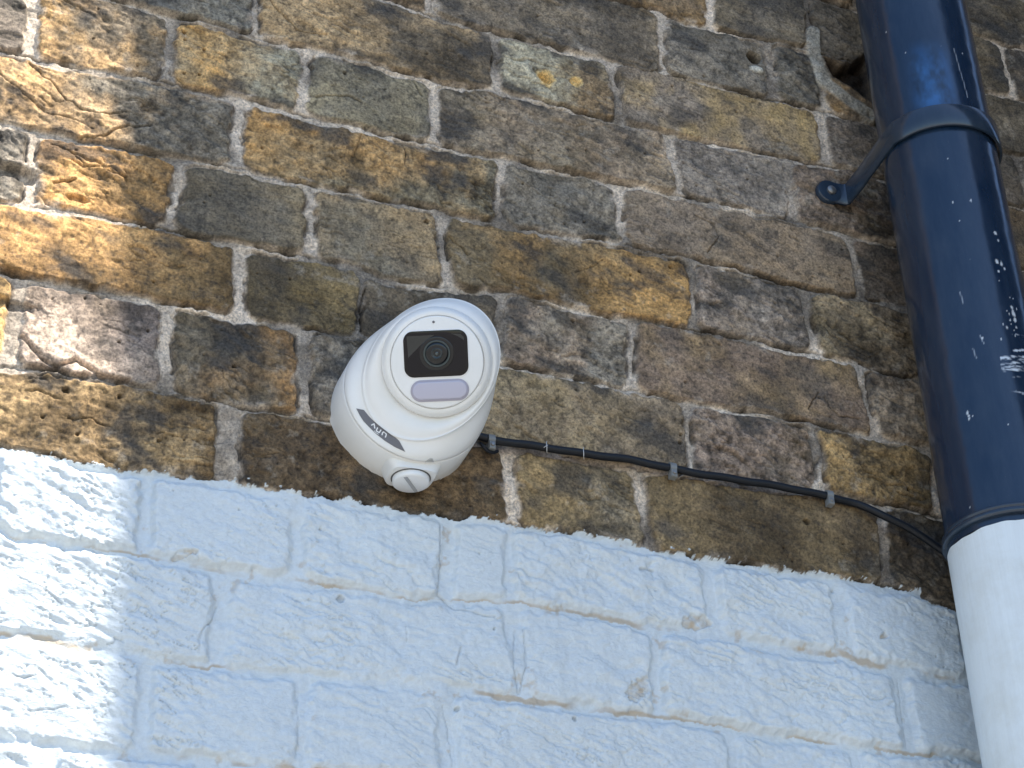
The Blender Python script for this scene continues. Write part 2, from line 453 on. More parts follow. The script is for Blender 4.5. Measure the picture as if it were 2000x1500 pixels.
# wander of the arrises
wu = UU + .0028 * fbm(UU, ZZ, .030, 3, 11) + .0016 * fbm(UU, ZZ, .007, 2, 12)
wz = ZZ + .0024 * fbm(UU, ZZ, .034, 3, 13) + .0015 * fbm(UU, ZZ, .007, 2, 14)
bid = np.zeros(sh, np.int32)
dist = np.full(sh, -.005, np.float32)
dbot = np.full(sh, .05, np.float32)
h = np.zeros(sh, np.float32); rmap = np.ones(sh, np.float32)
col = np.zeros(sh + (3,), np.float32)
low = fbm(UU, ZZ, .055, 4, 21)
med = fbm(UU, ZZ, .016, 4, 22)
fin = fbm(UU, ZZ, .005, 3, 23)
foldw = .02 * fbm(UU, ZZ, .05, 3, 24)
blot = fbm(UU, ZZ, .045, 4, 31, .55)
k0 = int(math.floor(-3.4 / COURSE)); k1 = int(math.ceil(3.1 / COURSE))
uaxis = U
curves = {k: np.interp(uaxis, *bed_curve(k)) for k in range(k0, k1 + 2)}
for k in range(k0, k1 + 1):
    zt, zb = curves[k], curves[k + 1]
    r0 = np.searchsorted(Z, zb.min() - .008); r1 = np.searchsorted(Z, zt.max() + .008)
    if r1 <= r0: continue
    sl_ = slice(r0, r1)
    u = wu[sl_]; z = wz[sl_]
    ZT = np.interp(u, uaxis, zt); ZB = np.interp(u, uaxis, zb)
    inn = (z <= ZT) & (z > ZB)
    pp = perps(k); pu = np.array([p[0] for p in pp]); pid = [p[1] for p in pp]
    lean = .10 * np.array([random.Random(k * 77 + i).uniform(-1, 1) for i in range(len(pu))])
    tz = (z - (ZT + ZB) / 2)
    j = np.clip(np.searchsorted(pu, u) - 1, 0, len(pu) - 2)
    wide = np.array([PW.get((k, i), 1.0) for i in pid])
    dl = u - (pu[j] + lean[j] * tz) - .0038 * wide[j]
    dr = (pu[j + 1] + lean[j + 1] * tz) - u - .0038 * wide[j + 1]
    jw = .0026 + .0018 * fbm(u, z, .11, 2, 40 + k % 5)
    dt = ZT - z - jw; db = z - ZB - jw
    dx = np.minimum(dl, dr); dy = np.minimum(dt, db)
    RC = .009
    d = np.where((dx < RC) & (dy < RC), RC - np.hypot(np.maximum(RC - dx, 0), np.maximum(RC - dy, 0)), np.minimum(dx, dy))
    dist[sl_] = np.where(inn, d, dist[sl_])
    dbot[sl_] = np.where(inn, db, dbot[sl_])
    # per-brick numbers
    nb = len(pu)
    rr = np.random.default_rng(abs(k) * 1000 + (k < 0) + 3)
    off = rr.uniform(-.0014, .0014, nb); tu = rr.uniform(-.012, .012, nb); tzz = rr.uniform(-.03, .03, nb)
    rough = rr.uniform(.35, 1.35, nb); ang = rr.uniform(-.55, -.05, nb); ci = rr.integers(0, len(GEN), nb); ph = rr.uniform(0, 50, nb)
    A = np.zeros((nb, 3)); B = np.zeros((nb, 3)); side = np.zeros(nb)
    for q in range(nb):
        key = (k, pid[q]) if pid[q] < 100 else ((k, -1) if (q + 1 < nb and pid[q + 1] == 0) else None)
        if key in Bc: a_, b_, s_ = Bc[key]
        else: a_, b_ = GEN[ci[q]]; s_ = 0
        A[q] = alb(a_); B[q] = alb(b_); side[q] = s_
    cu = (pu[j] + pu[np.minimum(j + 1, nb - 1)]) / 2; hw = (pu[np.minimum(j + 1, nb - 1)] - pu[j]) / 2
    ru = (u - cu) / hw
    # sheared folds of hand-thrown clay
    ca = np.cos(ang[j]); sa = np.sin(ang[j])
    fu = (u * ca + z * sa); fz = (-u * sa + z * ca) + foldw[sl_] * .35
    fo = vn(fu / .050 + ph[j], fz / .0075 + ph[j], 51) + .55 * vn(fu / .024, fz / .0036 + ph[j], 52)
    crease = np.maximum(0, .16 - np.abs(fo)) / .16
    gate = np.clip(vn(fu / .03 + ph[j], fz / .02, 53) * 1.6, 0, 1)
    hb = off[j] + tu[j] * (u - cu) + tzz[j] * tz + rough[j] * (.0015 * low[sl_] + .0012 * med[sl_] + .0005 * fin[sl_]) \
         + .0008 * fo * rough[j] - .0020 * rough[j] * crease * gate
    h[sl_] = np.where(inn, hb, h[sl_]); rmap[sl_] = np.where(inn, rough[j], rmap[sl_])
    w = np.clip(.5 + .55 * side[j] * ru + .85 * blot[sl_], 0, 1)[..., None] if True else 0
    w = np.where((side[j] == 0)[..., None], np.clip(.35 + 1.1 * blot[sl_], 0, 1)[..., None], w)
    c = A[j] * (1 - w) + B[j] * w
    c = c * (1 - .45 * (crease * gate)[..., None])
    col[sl_] = np.where(inn[..., None], c, col[sl_])
soot_dapple = np.clip(fbm(UU, ZZ, .09, 5, 61, .62) * 1.6 + .0, 0, 1)  # soot blotches with dappled shade painted into the same darkening
speck = sstep(.45, .75, fbm(UU, ZZ, .0042, 2, 62))
ochre = np.clip(fbm(UU, ZZ, .06, 4, 63, .6) * 1.4 - .25, 0, 1)
lime = sstep(.30, .8, fbm(UU, ZZ, .012, 4, 64, .65)) * sstep(.0, .5, fbm(UU, ZZ, .10, 2, 65))
col *= (1 + rmap * (.38 * med + .42 * fin))[..., None]
col *= (1 - .50 * soot_dapple)[..., None]
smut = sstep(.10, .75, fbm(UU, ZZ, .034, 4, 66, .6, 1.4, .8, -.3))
pale = sstep(.15, .8, fbm(UU, ZZ, .05, 4, 67, .6, 1.5, .8, -.3))
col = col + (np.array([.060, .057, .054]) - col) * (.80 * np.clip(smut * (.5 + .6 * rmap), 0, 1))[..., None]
col *= (1 + .35 * pale)[..., None]
col = col * (1 - .5 * speck[..., None]) + .5 * speck[..., None] * np.array([.035, .032, .030])
col = col + (np.array([.30, .21, .10]) - col) * (.22 * ochre)[..., None]
col = col + (np.array([.38, .34, .28]) - col) * (.38 * lime)[..., None]
# arrises: worn, darker low rim and frayed
edge = sstep(.006, .0, dist) * sstep(-.001, .0005, dist)
col *= (1 - .28 * edge * np.clip(.5 + med, 0, 1))[..., None]
# mortar
inside = sstep(-.0006, .0026, dist + .0010 * med)
mrel = .0009 * fbm(UU, ZZ, .009, 4, 71, .6) + .0014 * fbm(UU, ZZ, .05, 3, 72)
hm = -.0036 + mrel
prot = sstep(.15, .7, fbm(UU, ZZ, .045, 2, 73))
hm = hm + .0030 * prot * sstep(.001, -.003, dist)
mc = np.array([.62, .525, .425])[None, None] * (1 + .25 * fbm(UU, ZZ, .06, 4, 74) + .22 * fbm(UU, ZZ, .006, 3, 75))[..., None]
dirt = np.clip(.30 + 1.5 * fbm(UU, ZZ, .07, 4, 76, .6), 0, 1)
mc = mc * (1 - .68 * dirt)[..., None]
gap = sstep(-.05, .5, fbm(UU, ZZ, .02, 3, 77)) * sstep(-.0022, -.0004, dist)      # eroded line between mortar and brick, joint shadow darkened into its colour
hm = hm - .0030 * gap
mc = mc * (1 - .70 * gap)[..., None]
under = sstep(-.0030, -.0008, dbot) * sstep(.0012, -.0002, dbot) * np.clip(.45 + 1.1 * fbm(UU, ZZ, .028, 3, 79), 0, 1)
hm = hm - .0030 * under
mc = mc * (1 - .70 * under)[..., None]  # shadow below each brick's lower edge painted into the mortar
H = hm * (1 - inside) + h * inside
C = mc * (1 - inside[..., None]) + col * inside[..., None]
# bricks slurried over by mortar
sm = sstep(.35, .6, fbm(UU, ZZ, .03, 4, 78, .6)) * sstep(.009, .0, dist) * sstep(-.004, 0, dist)
C = C + (mc * .95 - C) * (.75 * sm)[..., None]

def window(cx, cz, r):
    a = np.searchsorted(U, cx - r); b = np.searchsorted(U, cx + r)
    c = np.searchsorted(Z, cz - r); d = np.searchsorted(Z, cz + r)
    return slice(c, d), slice(a, b)
def seg_dist(u, z, P):
    best = np.full(u.shape, 9., np.float32)
    for (x0, z0), (x1, z1) in zip(P[:-1], P[1:]):
        vx, vz = x1 - x0, z1 - z0
        t = np.clip(((u - x0) * vx + (z - z0) * vz) / (vx * vx + vz * vz + 1e-12), 0, 1)
        best = np.minimum(best, np.hypot(u - x0 - t * vx, z - z0 - t * vz))
    return best
for wmm, dmm, pts in CRACKS:
    P = [(at(*p)[0], at(*p)[2]) for p in pts]
    cx = np.mean([p[0] for p in P]); cz = np.mean([p[1] for p in P])
    r = max(max(abs(p[0] - cx), abs(p[1] - cz)) for p in P) + .012
    s = window(cx, cz, r)
    d = seg_dist(UU[s] + .0016 * med[s], ZZ[s] + .0016 * fbm(UU[s], ZZ[s], .009, 2, 81), P)
    g = sstep(wmm * .00075, 0, d) * np.clip(1 + .5 * med[s], .3, 1)
    H[s] -= g * dmm * .001
    C[s] *= (1 - .62 * g)[..., None]
for px, py, r in PITS:
    p = at(px, py); s = window(p[0], p[2], .012)
    d = np.hypot(UU[s] - p[0], (ZZ[s] - p[2]) * .9) * (1 + .35 * fin[s])
    g = sstep(r * .001, r * .0006, d)
    H[s] -= g * .0035
    C[s] *= (1 - .75 * g)[..., None]
# random small pits
rp = np.random.default_rng(5)
for i in range(520):
    pu_, pz_ = rp.uniform(-.25, .88), rp.uniform(-.60, .26)
    s = window(pu_, pz_, .005); r = rp.uniform(.0005, .0014)
    if dist[s].size == 0 or dist[s].min() < .002: continue
    d = np.hypot(UU[s] - pu_, ZZ[s] - pz_) * (1 + .4 * fin[s])
    g = sstep(r, r * .5, d); H[s] -= g * .0022; C[s] *= (1 - .7 * g)[..., None]
# drilled holes with brick dust round them
for px, py, r, dep, dust in ((1067, 152, .0078, .012, 1), (1125, 160, .0052, .004, 1), (1473, 112, .0075, .014, 0)):
    p = at(px, py); s = window(p[0], p[2], .03)
    du = UU[s] - p[0]; dz = ZZ[s] - p[2]
    d = np.hypot(du, dz) * (1 + .10 * med[s] + .08 * fin[s])
    g = sstep(r, r * .86, d)
    halo = sstep(r * 1.45, r * 1.02, d + .001 * fin[s]) * (1 - g)
    H[s] = H[s] - g * dep - halo * .0006
    tan = np.array([.80, .58, .27]) if dust else np.array([.34, .29, .22])
    C[s] = C[s] + (tan - C[s]) * (np.clip(halo * (.95 if dust else .3) + g * (.92 if dust else 0), 0, 1))[..., None]
    if not dust: C[s] *= (1 - .75 * g)[..., None]
    tr = sstep(.006, .0, np.abs(du - .2 * dz)) * sstep(-.022, -.004, dz) * sstep(0, -.004, dz) * np.clip(.2 + fin[s], 0, 1)
    C[s] = C[s] + (tan * .8 - C[s]) * (.5 * tr)[..., None]
# pale putty by the right-hand hole
p = at(1478, 136); s = window(p[0], p[2], .02)
d = np.hypot((UU[s] - p[0]) * .8, (ZZ[s] - p[2]) * 1.5) * (1 + .4 * med[s]); g = sstep(.006, .003, d)
H[s] += g * .0015; C[s] = C[s] + (np.array([.62, .60, .52]) - C[s]) * (g * .8)[..., None]
# the broken-out hole and its smear of mortar beside the pipe
P = [(at(*q)[0], at(*q)[2]) for q in ((1590, 60), (1590, 105), (1610, 160), (1655, 195), (1700, 225))]
s = window(P[2][0], P[2][1], .10)
d = seg_dist(UU[s] + .003 * med[s], ZZ[s] + .002 * low[s], P)
g = sstep(.010, .006, d)
H[s] = H[s] * (1 - g) + g * (.001 + .0016 * med[s]); C[s] = C[s] + (np.array([.40, .37, .31]) * (1 + .35 * med[s] + .2 * fin[s])[..., None] - C[s]) * (g * .85)[..., None]
hx = [(1606, 110), (1640, 128), (1700, 100), (1705, 200), (1660, 172), (1622, 150)]
HX = np.array([[at(*q)[0], at(*q)[2]] for q in hx])
s = window(HX[:, 0].mean(), HX[:, 1].mean(), .06)
u_ = UU[s] + .0025 * med[s]; z_ = ZZ[s] + .0025 * fbm(UU[s], ZZ[s], .012, 3, 91)
ins = np.zeros(u_.shape, bool)
for i in range(len(HX)):
    (x0, y0), (x1, y1) = HX[i], HX[(i + 1) % len(HX)]
    ins ^= ((y0 > z_) != (y1 > z_)) & (u_ < (x1 - x0) * (z_ - y0) / (y1 - y0 + 1e-12) + x0)
dd = seg_dist(u_, z_, [tuple(q) for q in HX] + [tuple(HX[0])])
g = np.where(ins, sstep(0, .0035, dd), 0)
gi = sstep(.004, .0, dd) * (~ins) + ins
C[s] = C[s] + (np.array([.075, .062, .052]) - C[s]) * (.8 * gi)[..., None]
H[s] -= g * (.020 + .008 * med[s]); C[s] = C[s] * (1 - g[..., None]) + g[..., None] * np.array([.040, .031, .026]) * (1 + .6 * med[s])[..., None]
# copper-brown lump at the bracket, missing arris at far left
for q, r, dep in (((10, 330), .016, .009), ((60, 22), .009, .0015), ((150, 385), .006, .004), ((25, 70), .008, .0015), ((12, 590), .012, .004), ((1760, 250), .02, .004)):
    p = at(*q); s = window(p[0], p[2], .04)
    d = np.hypot((UU[s] - p[0]) * .55, (ZZ[s] - p[2]) * 1.6) * (1 + .35 * med[s] + .2 * low[s]); g = sstep(r, r * .55, d)
    H[s] -= g * dep; C[s] *= (1 - .4 * g)[..., None]

# paint: everything below the line of the seventh bed joint
PL = [(0, 868), (50, 882), (100, 892), (170, 903), (240, 912), (330, 921), (400, 933), (440, 930), (490, 947), (560, 957), (600, 965), (680, 972), (750, 990), (830, 1000), (900, 1012), (930, 1008), (1000, 1020), (1060, 1028), (1133, 1037), (1195, 1052), (1215, 1046), (1267, 1068), (1330, 1077), (1400, 1090), (1500, 1105), (1600, 1118), (1700, 1133), (1780, 1150), (1800, 1148), (1803, 1172), (1850, 1182), (1880, 1190)]
pl = np.array([at(*p) for p in PL])
pz = np.interp(UU[0], np.concatenate([[-.6], pl[:, 0], [1.2]]), np.concatenate([[-.538], pl[:, 2], [-.545]]))
rag = .0016 * fbm(UU, ZZ, .011, 3, 101) + .0016 * fbm(UU, ZZ, .0050, 2, 102, .7) + .0005 * fbm(UU, ZZ, .0022, 1, 103)
pd = (pz[None] - .0008) - ZZ + rag
paint = pd > 0
spat = (pd > -.006) & (fbm(UU, ZZ, .0028, 2, 104) > .80 + 60 * np.maximum(0, -pd))
paint |= spat
pf = sstep(-.0002, .0008, pd)
# paint film softens and fills the relief
wr = fbm(UU, ZZ, .020, 4, 111, .55, 1.6, .7, -.5)
wr2 = np.abs(fbm(UU, ZZ, .012, 3, 112, .5, 1.8, .6, -.4))
wz_ = np.clip(.25 + 1.5 * fbm(UU, ZZ, .09, 3, 121) + 1.1 * sstep(.02, -.08, UU), .12, 1.7)
ins_s = sstep(-.0012, .0050, dist - .0006 + .0014 * med)
Hp = (-.0050 + .0026 * sstep(.0, .6, fbm(UU, ZZ, .07, 3, 120)) + .0022 * low * .6 + .0010 * fbm(UU, ZZ, .012, 3, 113)) * (1 - ins_s) + (h * .9 + wz_ * (.0006 * fbm(UU, ZZ, .0065, 2, 119, .5, 2.2, .7, -.35) + .0009 * wr - .0011 * sstep(.06, .0, wr2))) * ins_s
brd = sstep(.0, .5, fbm(UU, ZZ, .06, 3, 117)) * sstep(.009, .003, dist) * sstep(-.004, .002, dist)
Hp = Hp + .0006 * brd * fbm(UU, ZZ, .006, 2, 118)
Hcr = np.minimum(H - np.where(True, hm * (1 - inside) + h * inside, 0), 0)   # cracks and pits cut above
Hp = Hp + Hcr * .7 + .0007
H2 = np.where(paint, H * (1 - pf) + Hp * pf + .0004, H)
# proud ridges of pointing along the painted beds
Cp = np.ones(sh + (3,), np.float32) * np.array([.65, .705, .735])
tanm = sstep(.0016, -.0006, dbot) * sstep(-.0055, -.0022, dbot) * np.clip(.35 + 1.5 * fbm(UU, ZZ, .045, 4, 114, .6), 0, 1)
tanm2 = sstep(.55, .8, fbm(UU, ZZ, .014, 4, 115, .6)) * sstep(.009, .001, dist) * .5
chip = np.zeros(sh, np.float32)
for q, rx, rz, a in (((1243, 1352), .007, .012, -.5), ((1355, 1212), .012, .005, .2), ((1725, 1245), .005, .003, .4), ((360, 1082), .010, .002, .4)):
    p = at(*q); s = window(p[0], p[2], .03)
    du = UU[s] - p[0] + .003 * med[s]; dz = ZZ[s] - p[2] + .002 * low[s]
    d = np.hypot((du * math.cos(a) + dz * math.sin(a)) / rx, (-du * math.sin(a) + dz * math.cos(a)) / rz) + .55 * fin[s] + .5 * med[s]
    g = sstep(1.05, .75, d); chip[s] = np.maximum(chip[s], g * np.clip(.50 + .5 * fin[s], 0, .8))
    H2[s] -= g * .0022 * paint[s]
tm = np.clip((tanm * 1.1 + tanm2) * sstep(.004, .012, pd) + chip, 0, .85)[..., None]
Cp = Cp + (np.array([.50, .40, .28]) - Cp) * tm
crk = np.clip(-Hcr / .002, 0, 1)[..., None]
Cp = Cp * (1 - .25 * crk)
Cp = Cp * (1 + .02 * blot)[..., None]
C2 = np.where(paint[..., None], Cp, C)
# grime just above the paint line
gl = sstep(-.030, -.002, pd) * (~paint) * np.clip(.35 + .8 * blot, 0, 1)
C2 = C2 * (1 - .38 * gl)[..., None]
C2 = np.clip(C2, .012, .86)

# mesh: two parts out of one surface
def grid_part(name, fmask, mat, parent):
    nr, nc = sh
    idx = np.arange(nr * nc, dtype=np.int32).reshape(nr, nc)
    q = np.stack([idx[:-1, :-1], idx[:-1, 1:], idx[1:, 1:], idx[1:, :-1]], -1)[fmask]
    used = np.zeros(nr * nc, bool); used[q.ravel()] = True
    re = np.cumsum(used).astype(np.int32) - 1
    q = re[q]
    co = np.stack([UU.ravel()[used], -H2.ravel()[used], ZZ.ravel()[used]], -1).astype(np.float32)
    me = bpy.data.meshes.new(name)
    me.vertices.add(len(co)); me.vertices.foreach_set('co', co.ravel())
    me.loops.add(q.size); me.loops.foreach_set('vertex_index', q.ravel())
    me.polygons.add(len(q))
    me.polygons.foreach_set('loop_start', np.arange(0, q.size, 4, dtype=np.int32))
    me.polygons.foreach_set('use_smooth', np.ones(len(q), bool))
    me.update(calc_edges=True)
    a = me.attributes.new('Col', 'FLOAT_COLOR', 'POINT')
    cc = np.ones((len(co), 4), np.float32); cc[:, :3] = C2.reshape(-1, 3)[used]
    a.data.foreach_set('color', cc.ravel())
    me.materials.append(mat)
    o = bpy.data.objects.new(name, me); COL.objects.link(o); o.parent = parent
    return o
wall = empty('brick_wall', (0, 0, 0))
tag(wall, 'old yellow-brown stock brick house wall, its lower courses painted white', 'wall')
fm = paint[:-1, :-1] & paint[1:, 1:] & paint[:-1, 1:] & paint[1:, :-1]
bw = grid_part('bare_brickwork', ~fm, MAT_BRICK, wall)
pw_ = grid_part('painted_brickwork', fm, MAT_PAINT, wall)
bw['label'] = 'bare weathered yellow and grey brickwork with pale mortar'
pw_['label'] = 'brickwork under thick white masonry paint'

def wall_y(x, z):
    i = min(max(np.searchsorted(U, x), 0), len(U) - 1); j = min(max(np.searchsorted(Z, z), 0), len(Z) - 1)
    return -float(H2[j, i])

# ------------------------------------------------------------------ security camera
def V(*a): return np.array(a, float)
CX, CZ, RB = .1395, -.4415, .0595
def circle(cx, cz, r, d, n=96, off=0.0):
    return [(cx + r * math.cos(t + off), -d, cz + r * math.sin(t + off)) for t in np.linspace(0, 2 * math.pi, n, endpoint=False)]
scam = empty('security_camera', (CX, 0, CZ))
tag(scam, 'white dome security camera fixed to the bare bricks above the white paint', 'camera')
n = 128
# mounting base with a flat-sided boss for the conduit plug
mb = MB()
prof = [(.060, -.004), (RB, .000), (RB + .0002, .003), (RB - .0002, .0325), (RB - .0006, .0334), (RB - .0014, .0338), (.055, .0338)]
mb.rings([circle(CX, CZ, r, d, n) for r, d in prof], cap0=True, cap1=True)
base = mb.build('mounting_base', MAT_HOUS, scam, sharp=50)
# boss
px0, pd0, BZ = .1409, .0165, -.4391
mb = MB()
def boss_ring(z, k, e=0):
    out = []
    for t in np.linspace(0, 2 * math.pi, 40, endpoint=False):
        ct, st = math.cos(t), math.sin(t)
        out.append((px0 + (k + .004) * np.sign(ct) * abs(ct) ** .45, -(pd0 + .0 + .0158 * np.sign(st) * abs(st) ** .45), z))
    return out
mb.rings([boss_ring(BZ - .035, .029), boss_ring(BZ - .052, .0210), boss_ring(BZ - .0655, .0148), boss_ring(BZ - .0668, .0138)], cap0=True, cap1=True)
mb.build('conduit_boss', MAT_HOUS, scam, sharp=40)
# conduit plug
mb = MB()
def plug_ring(r, z): return [(px0 + r * math.cos(t), -(pd0) - r * math.sin(t), z) for t in np.linspace(0, 2 * math.pi, 64, endpoint=False)]
zb_ = BZ - .0660
mb.rings([plug_ring(.0130, zb_), plug_ring(.0144, zb_ - .0003), plug_ring(.0146, zb_ - .0012), plug_ring(.0146, zb_ - .0048), plug_ring(.0141, zb_ - .0056), plug_ring(.0132, zb_ - .0060)], cap0=True, cap1=True)
plug = mb.build('conduit_plug', MAT_FACE, scam, sharp=40)
mb = MB()
# screwdriver slot as a low bar across the plug
a_ = rad(52)
ax_ = V(math.cos(a_), math.sin(a_), 0); bx_ = V(-math.sin(a_), math.cos(a_), 0)
pc = V(px0, -pd0, zb_ - .0060)
cn = []
for dz in (.0004, -.0007):
    for (i, j) in ((-1, -1), (1, -1), (1, 1), (-1, 1)):
        cn.append(pc + ax_ * .0122 * i + bx_ * .0013 * j + V(0, 0, dz))
mb.add(cn, [(3, 2, 1, 0), (4, 5, 6, 7), (0, 1, 5, 4), (1, 2, 6, 5), (2, 3, 7, 6), (3, 0, 4, 7)])
mb.build('slot', MAT_SLOT, plug, smooth=False)
mb = MB()
mb.rings([plug_ring(.0138, zb_ + .0006), plug_ring(.0157, zb_ + .0004), plug_ring(.0157, zb_ - .0012), plug_ring(.0138, zb_ - .0013)], cap0=True, cap1=True)
mb.build('gasket', MAT_GASKET, plug, sharp=40)

# cowl: round at the base, cut obliquely at the front
T0 = .9194
def rim(t, sc=1.0, back=0.0):
    r = .0487 * sc
    d = .0627 + .0352 * math.cos(t - T0)
    x = .1436 + r * math.cos(t); z = -.4319 + r * math.sin(t)
    D = (1 - math.cos(t - T0)) / 2 * .014
    return V(x - .327 * D, -(d + D), z - .668 * D) + V(0, back, 0)
FC = V(.1405, -.0850, -.4400)                 # centre of the face
fr = at(854, 707, -.0850); FC = V(fr[0], -.0850, fr[2])
fn = CAM - FC; fn /= np.linalg.norm(fn)
fn = fn + V(.02, 0, .02); fn /= np.linalg.norm(fn)
fx = ROT[0] - fn * (ROT[0] @ fn); fx /= np.linalg.norm(fx)
fy = np.cross(fn, fx)
if fy @ ROT[1] > 0: fy = -fy
rl = rad(2.6)
fx, fy = fx * math.cos(rl) + fy * math.sin(rl), -fx * math.sin(rl) + fy * math.cos(rl)
RF = .0358
def fpt(x, y, o=0.0): return FC + fx * x + fy * y + fn * o
ts = np.linspace(0, 2 * math.pi, n, endpoint=False)
rings = []
for r, d in ((RB - .003, .0342), (RB - .0012, .0346), (RB - .0005, .0354)):
    rings.append([V(CX + r * math.cos(t), -d, CZ + r * math.sin(t)) for t in ts])
for s in np.linspace(0.06, 1, 26):
    rg = []
    for t in ts:
        p0 = V(CX + (RB - .0005) * math.cos(t), -.0358, CZ + (RB - .0005) * math.sin(t))
        p3 = rim(t)
        dep = max(-p3[1] - .0358, .004)
        p1 = p0 + V(-.0006 * math.cos(t), -.50 * dep, -.0006 * math.sin(t))
        p2 = p3 + V(.0028 * math.cos(t), .32 * dep, .0028 * math.sin(t))
        q = p0 * (1 - s) ** 3 + 3 * p1 * s * (1 - s) ** 2 + 3 * p2 * s * s * (1 - s) + p3 * s ** 3
        rg.append(q + fn * .0013 * sstep(.90, .99, s))
    rings.append(rg)
# inner dish: from the rim to the ball's ring
def ball_ring(t, r, o):
    # same turning angle, measured in the face plane from the direction that points to (cos t, sin t) on the wall
    dvec = V(math.cos(t), 0, math.sin(t)); a = math.atan2(dvec @ fy, dvec @ fx)
    return fpt(r * math.cos(a), r * math.sin(a), o)
for s in (0.03, .06, .12, .2, .3, .4, .5, .6, .7, .8, .9, 1.0):
    rg = []
    for t in ts:
        a = rim(t); b = ball_ring(t, .0432, -.0085)
        bul = .0030 * math.sin(math.pi * min(1, s)) * (1.0)
        lip = fn * (.0010 * min(1, s / .08) * 0)
        inw = .0013 * math.exp(-(s / .055) ** 2)
        rg.append(a * (1 - s) + b * s + fn * (bul + inw) + lip)
    rings.append(rg)
rings.append([ball_ring(t, .0424, -.0125) for t in ts])
mb = MB(); mb.rings(rings)
cowl = mb.build('cowl', MAT_HOUS, scam, sharp=55)
# dark seam ring between base and cowl
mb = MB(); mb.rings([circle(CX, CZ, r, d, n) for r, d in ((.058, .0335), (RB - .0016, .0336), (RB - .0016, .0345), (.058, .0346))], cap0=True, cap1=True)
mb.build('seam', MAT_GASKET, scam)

# ball
def fring(r, o, m=n): return [fpt(r * math.cos(t), r * math.sin(t), o) for t in np.linspace(0, 2 * math.pi, m, endpoint=False)]
mb = MB()
prof = [(.0200, -.030), (.0420, -.020), (.0437, -.0120)]
for a in np.linspace(0, 1, 10):
    prof.append((.0437 - .0062 * a ** 1.5, -.0120 + .0108 * math.sin(a * math.pi / 2)))
prof += [(.0366, -.0010), (.0363, -.0022)]
mb.rings([fring(r, o) for r, o in prof], cap0=True, cap1=True)
mb.build('eyeball', MAT_HOUS, scam, sharp=50)
# serrated grip on the right of the ball
# face plate with two openings filled by window parts (parts sit 0.4 mm proud / recessed)
mb = MB()
mb.rings([fring(r, o) for r, o in ((.0345, -.0030), (RF, -.0026), (RF, -.0004), (RF - .0004, .0001), (RF - .0010, .0003), (.010, .0003), (.0001, .0003))], cap0=True)
face = mb.build('face_plate', MAT_FACE, scam, sharp=50)
mb = MB()
for i in range(34):
    a = rad(-30 + i * 62 / 33)
    r0, r1, w = .0364, .0378, .00036
    e1 = V(math.cos(a), math.sin(a), 0); e2 = V(-math.sin(a), math.cos(a), 0)
    c8 = []
    for o in (-.0032, .0001):
        for rr_, ww in ((r0, -w), (r1, -w), (r1, w), (r0, w)):
            q = e1 * rr_ + e2 * ww; c8.append(fpt(q[0], q[1], o))
    mb.add(c8, [(3, 2, 1, 0), (4, 5, 6, 7), (0, 1, 5, 4), (1, 2, 6, 5), (2, 3, 7, 6), (3, 0, 4, 7)])
mb.build('grip', MAT_FACE, scam, smooth=False)['label'] = 'fine teeth along the right edge of the face'

def rrect(w, h_, r, m=10):
    out = []
    for (sx, sy, a0) in ((1, 1, 0), (-1, 1, 90), (-1, -1, 180), (1, -1, 270)):
        for i in range(m):
            a = rad(a0 + 90 * i / (m - 1)); out.append((sx * (w / 2 - r) + r * math.cos(a), sy * (h_ / 2 - r) + r * math.sin(a)))
    return out
def plate(cx, cy, layers):
    mb = MB(); mb.rings([[fpt(cx + x, cy + y, o) for x, y in rrect(w, h_, r)] for w, h_, r, o in layers], cap0=True, cap1=True); return mb
WX, WY = -.0008, .0065
bez = plate(WX, WY, [(.0512, .0373, .0082, -.001), (.0512, .0373, .0082, .0004), (.0508, .0369, .0080, .0007), (.0504, .0365, .0078, .0008)]).build('window_bezel', MAT_FACE, face, sharp=50)
win = plate(WX, WY, [(.0496, .0357, .0075, .0000), (.0496, .0357, .0075, .0010), (.0490, .0351, .0072, .0012)]).build('lens_window', MAT_GLASS, scam, sharp=60)
# stand-ins for window reflections: lighter grey wedges round the lens
inner = plate(WX, WY + .0004, [(.0440, .0300, .0035, .0005), (.0440, .0300, .0035, .00135)]).build('inner_panel', mat_basic('smoked_panel', (.007, .006, .009), .16, .3, .0), win, sharp=60)
LX, LY = -.0001, .0065
def lring(r, o): return [fpt(LX + r * math.cos(t), LY + r * math.sin(t), o) for t in np.linspace(0, 2 * math.pi, 64, endpoint=False)]
for poly in (((520, 305), (890, 300), (790, 360), (700, 430), (530, 590)), ((1110, 290), (1240, 300), (1285, 350), (1280, 385), (1200, 330))):  # grey wedges standing in for reflections on the window glass
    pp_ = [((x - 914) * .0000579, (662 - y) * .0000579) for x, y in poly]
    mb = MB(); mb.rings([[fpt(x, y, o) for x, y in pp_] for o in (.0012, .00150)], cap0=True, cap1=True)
    mb.build('corner_reflection', mat_basic('reflection_grey', (.045, .044, .041), .4, .3), win, smooth=False)
mb = MB(); mb.rings([lring(r, o) for r, o in ((.0132, .001), (.0132, .0016), (.0128, .0019), (.0106, .0019), (.0104, .0015))], cap1=True)
mb.build('lens_surround', MAT_LENS, win, sharp=40)
mb = MB(); mb.rings([lring(r, o) for r, o in ((.0104, .0012), (.0104, .0024), (.0101, .0027), (.0093, .0027), (.0089, .0020), (.0080, .0017))], cap1=True)
mb.build('lens_ring', MAT_LRING, win, sharp=40)
mb = MB(); mb.rings([lring(.0088 * math.cos(a), .0019 + .0022 * math.sin(a)) for a in np.linspace(0, math.pi / 2 * .98, 12)], cap1=True)
mb.build('lens', MAT_LENS, win)
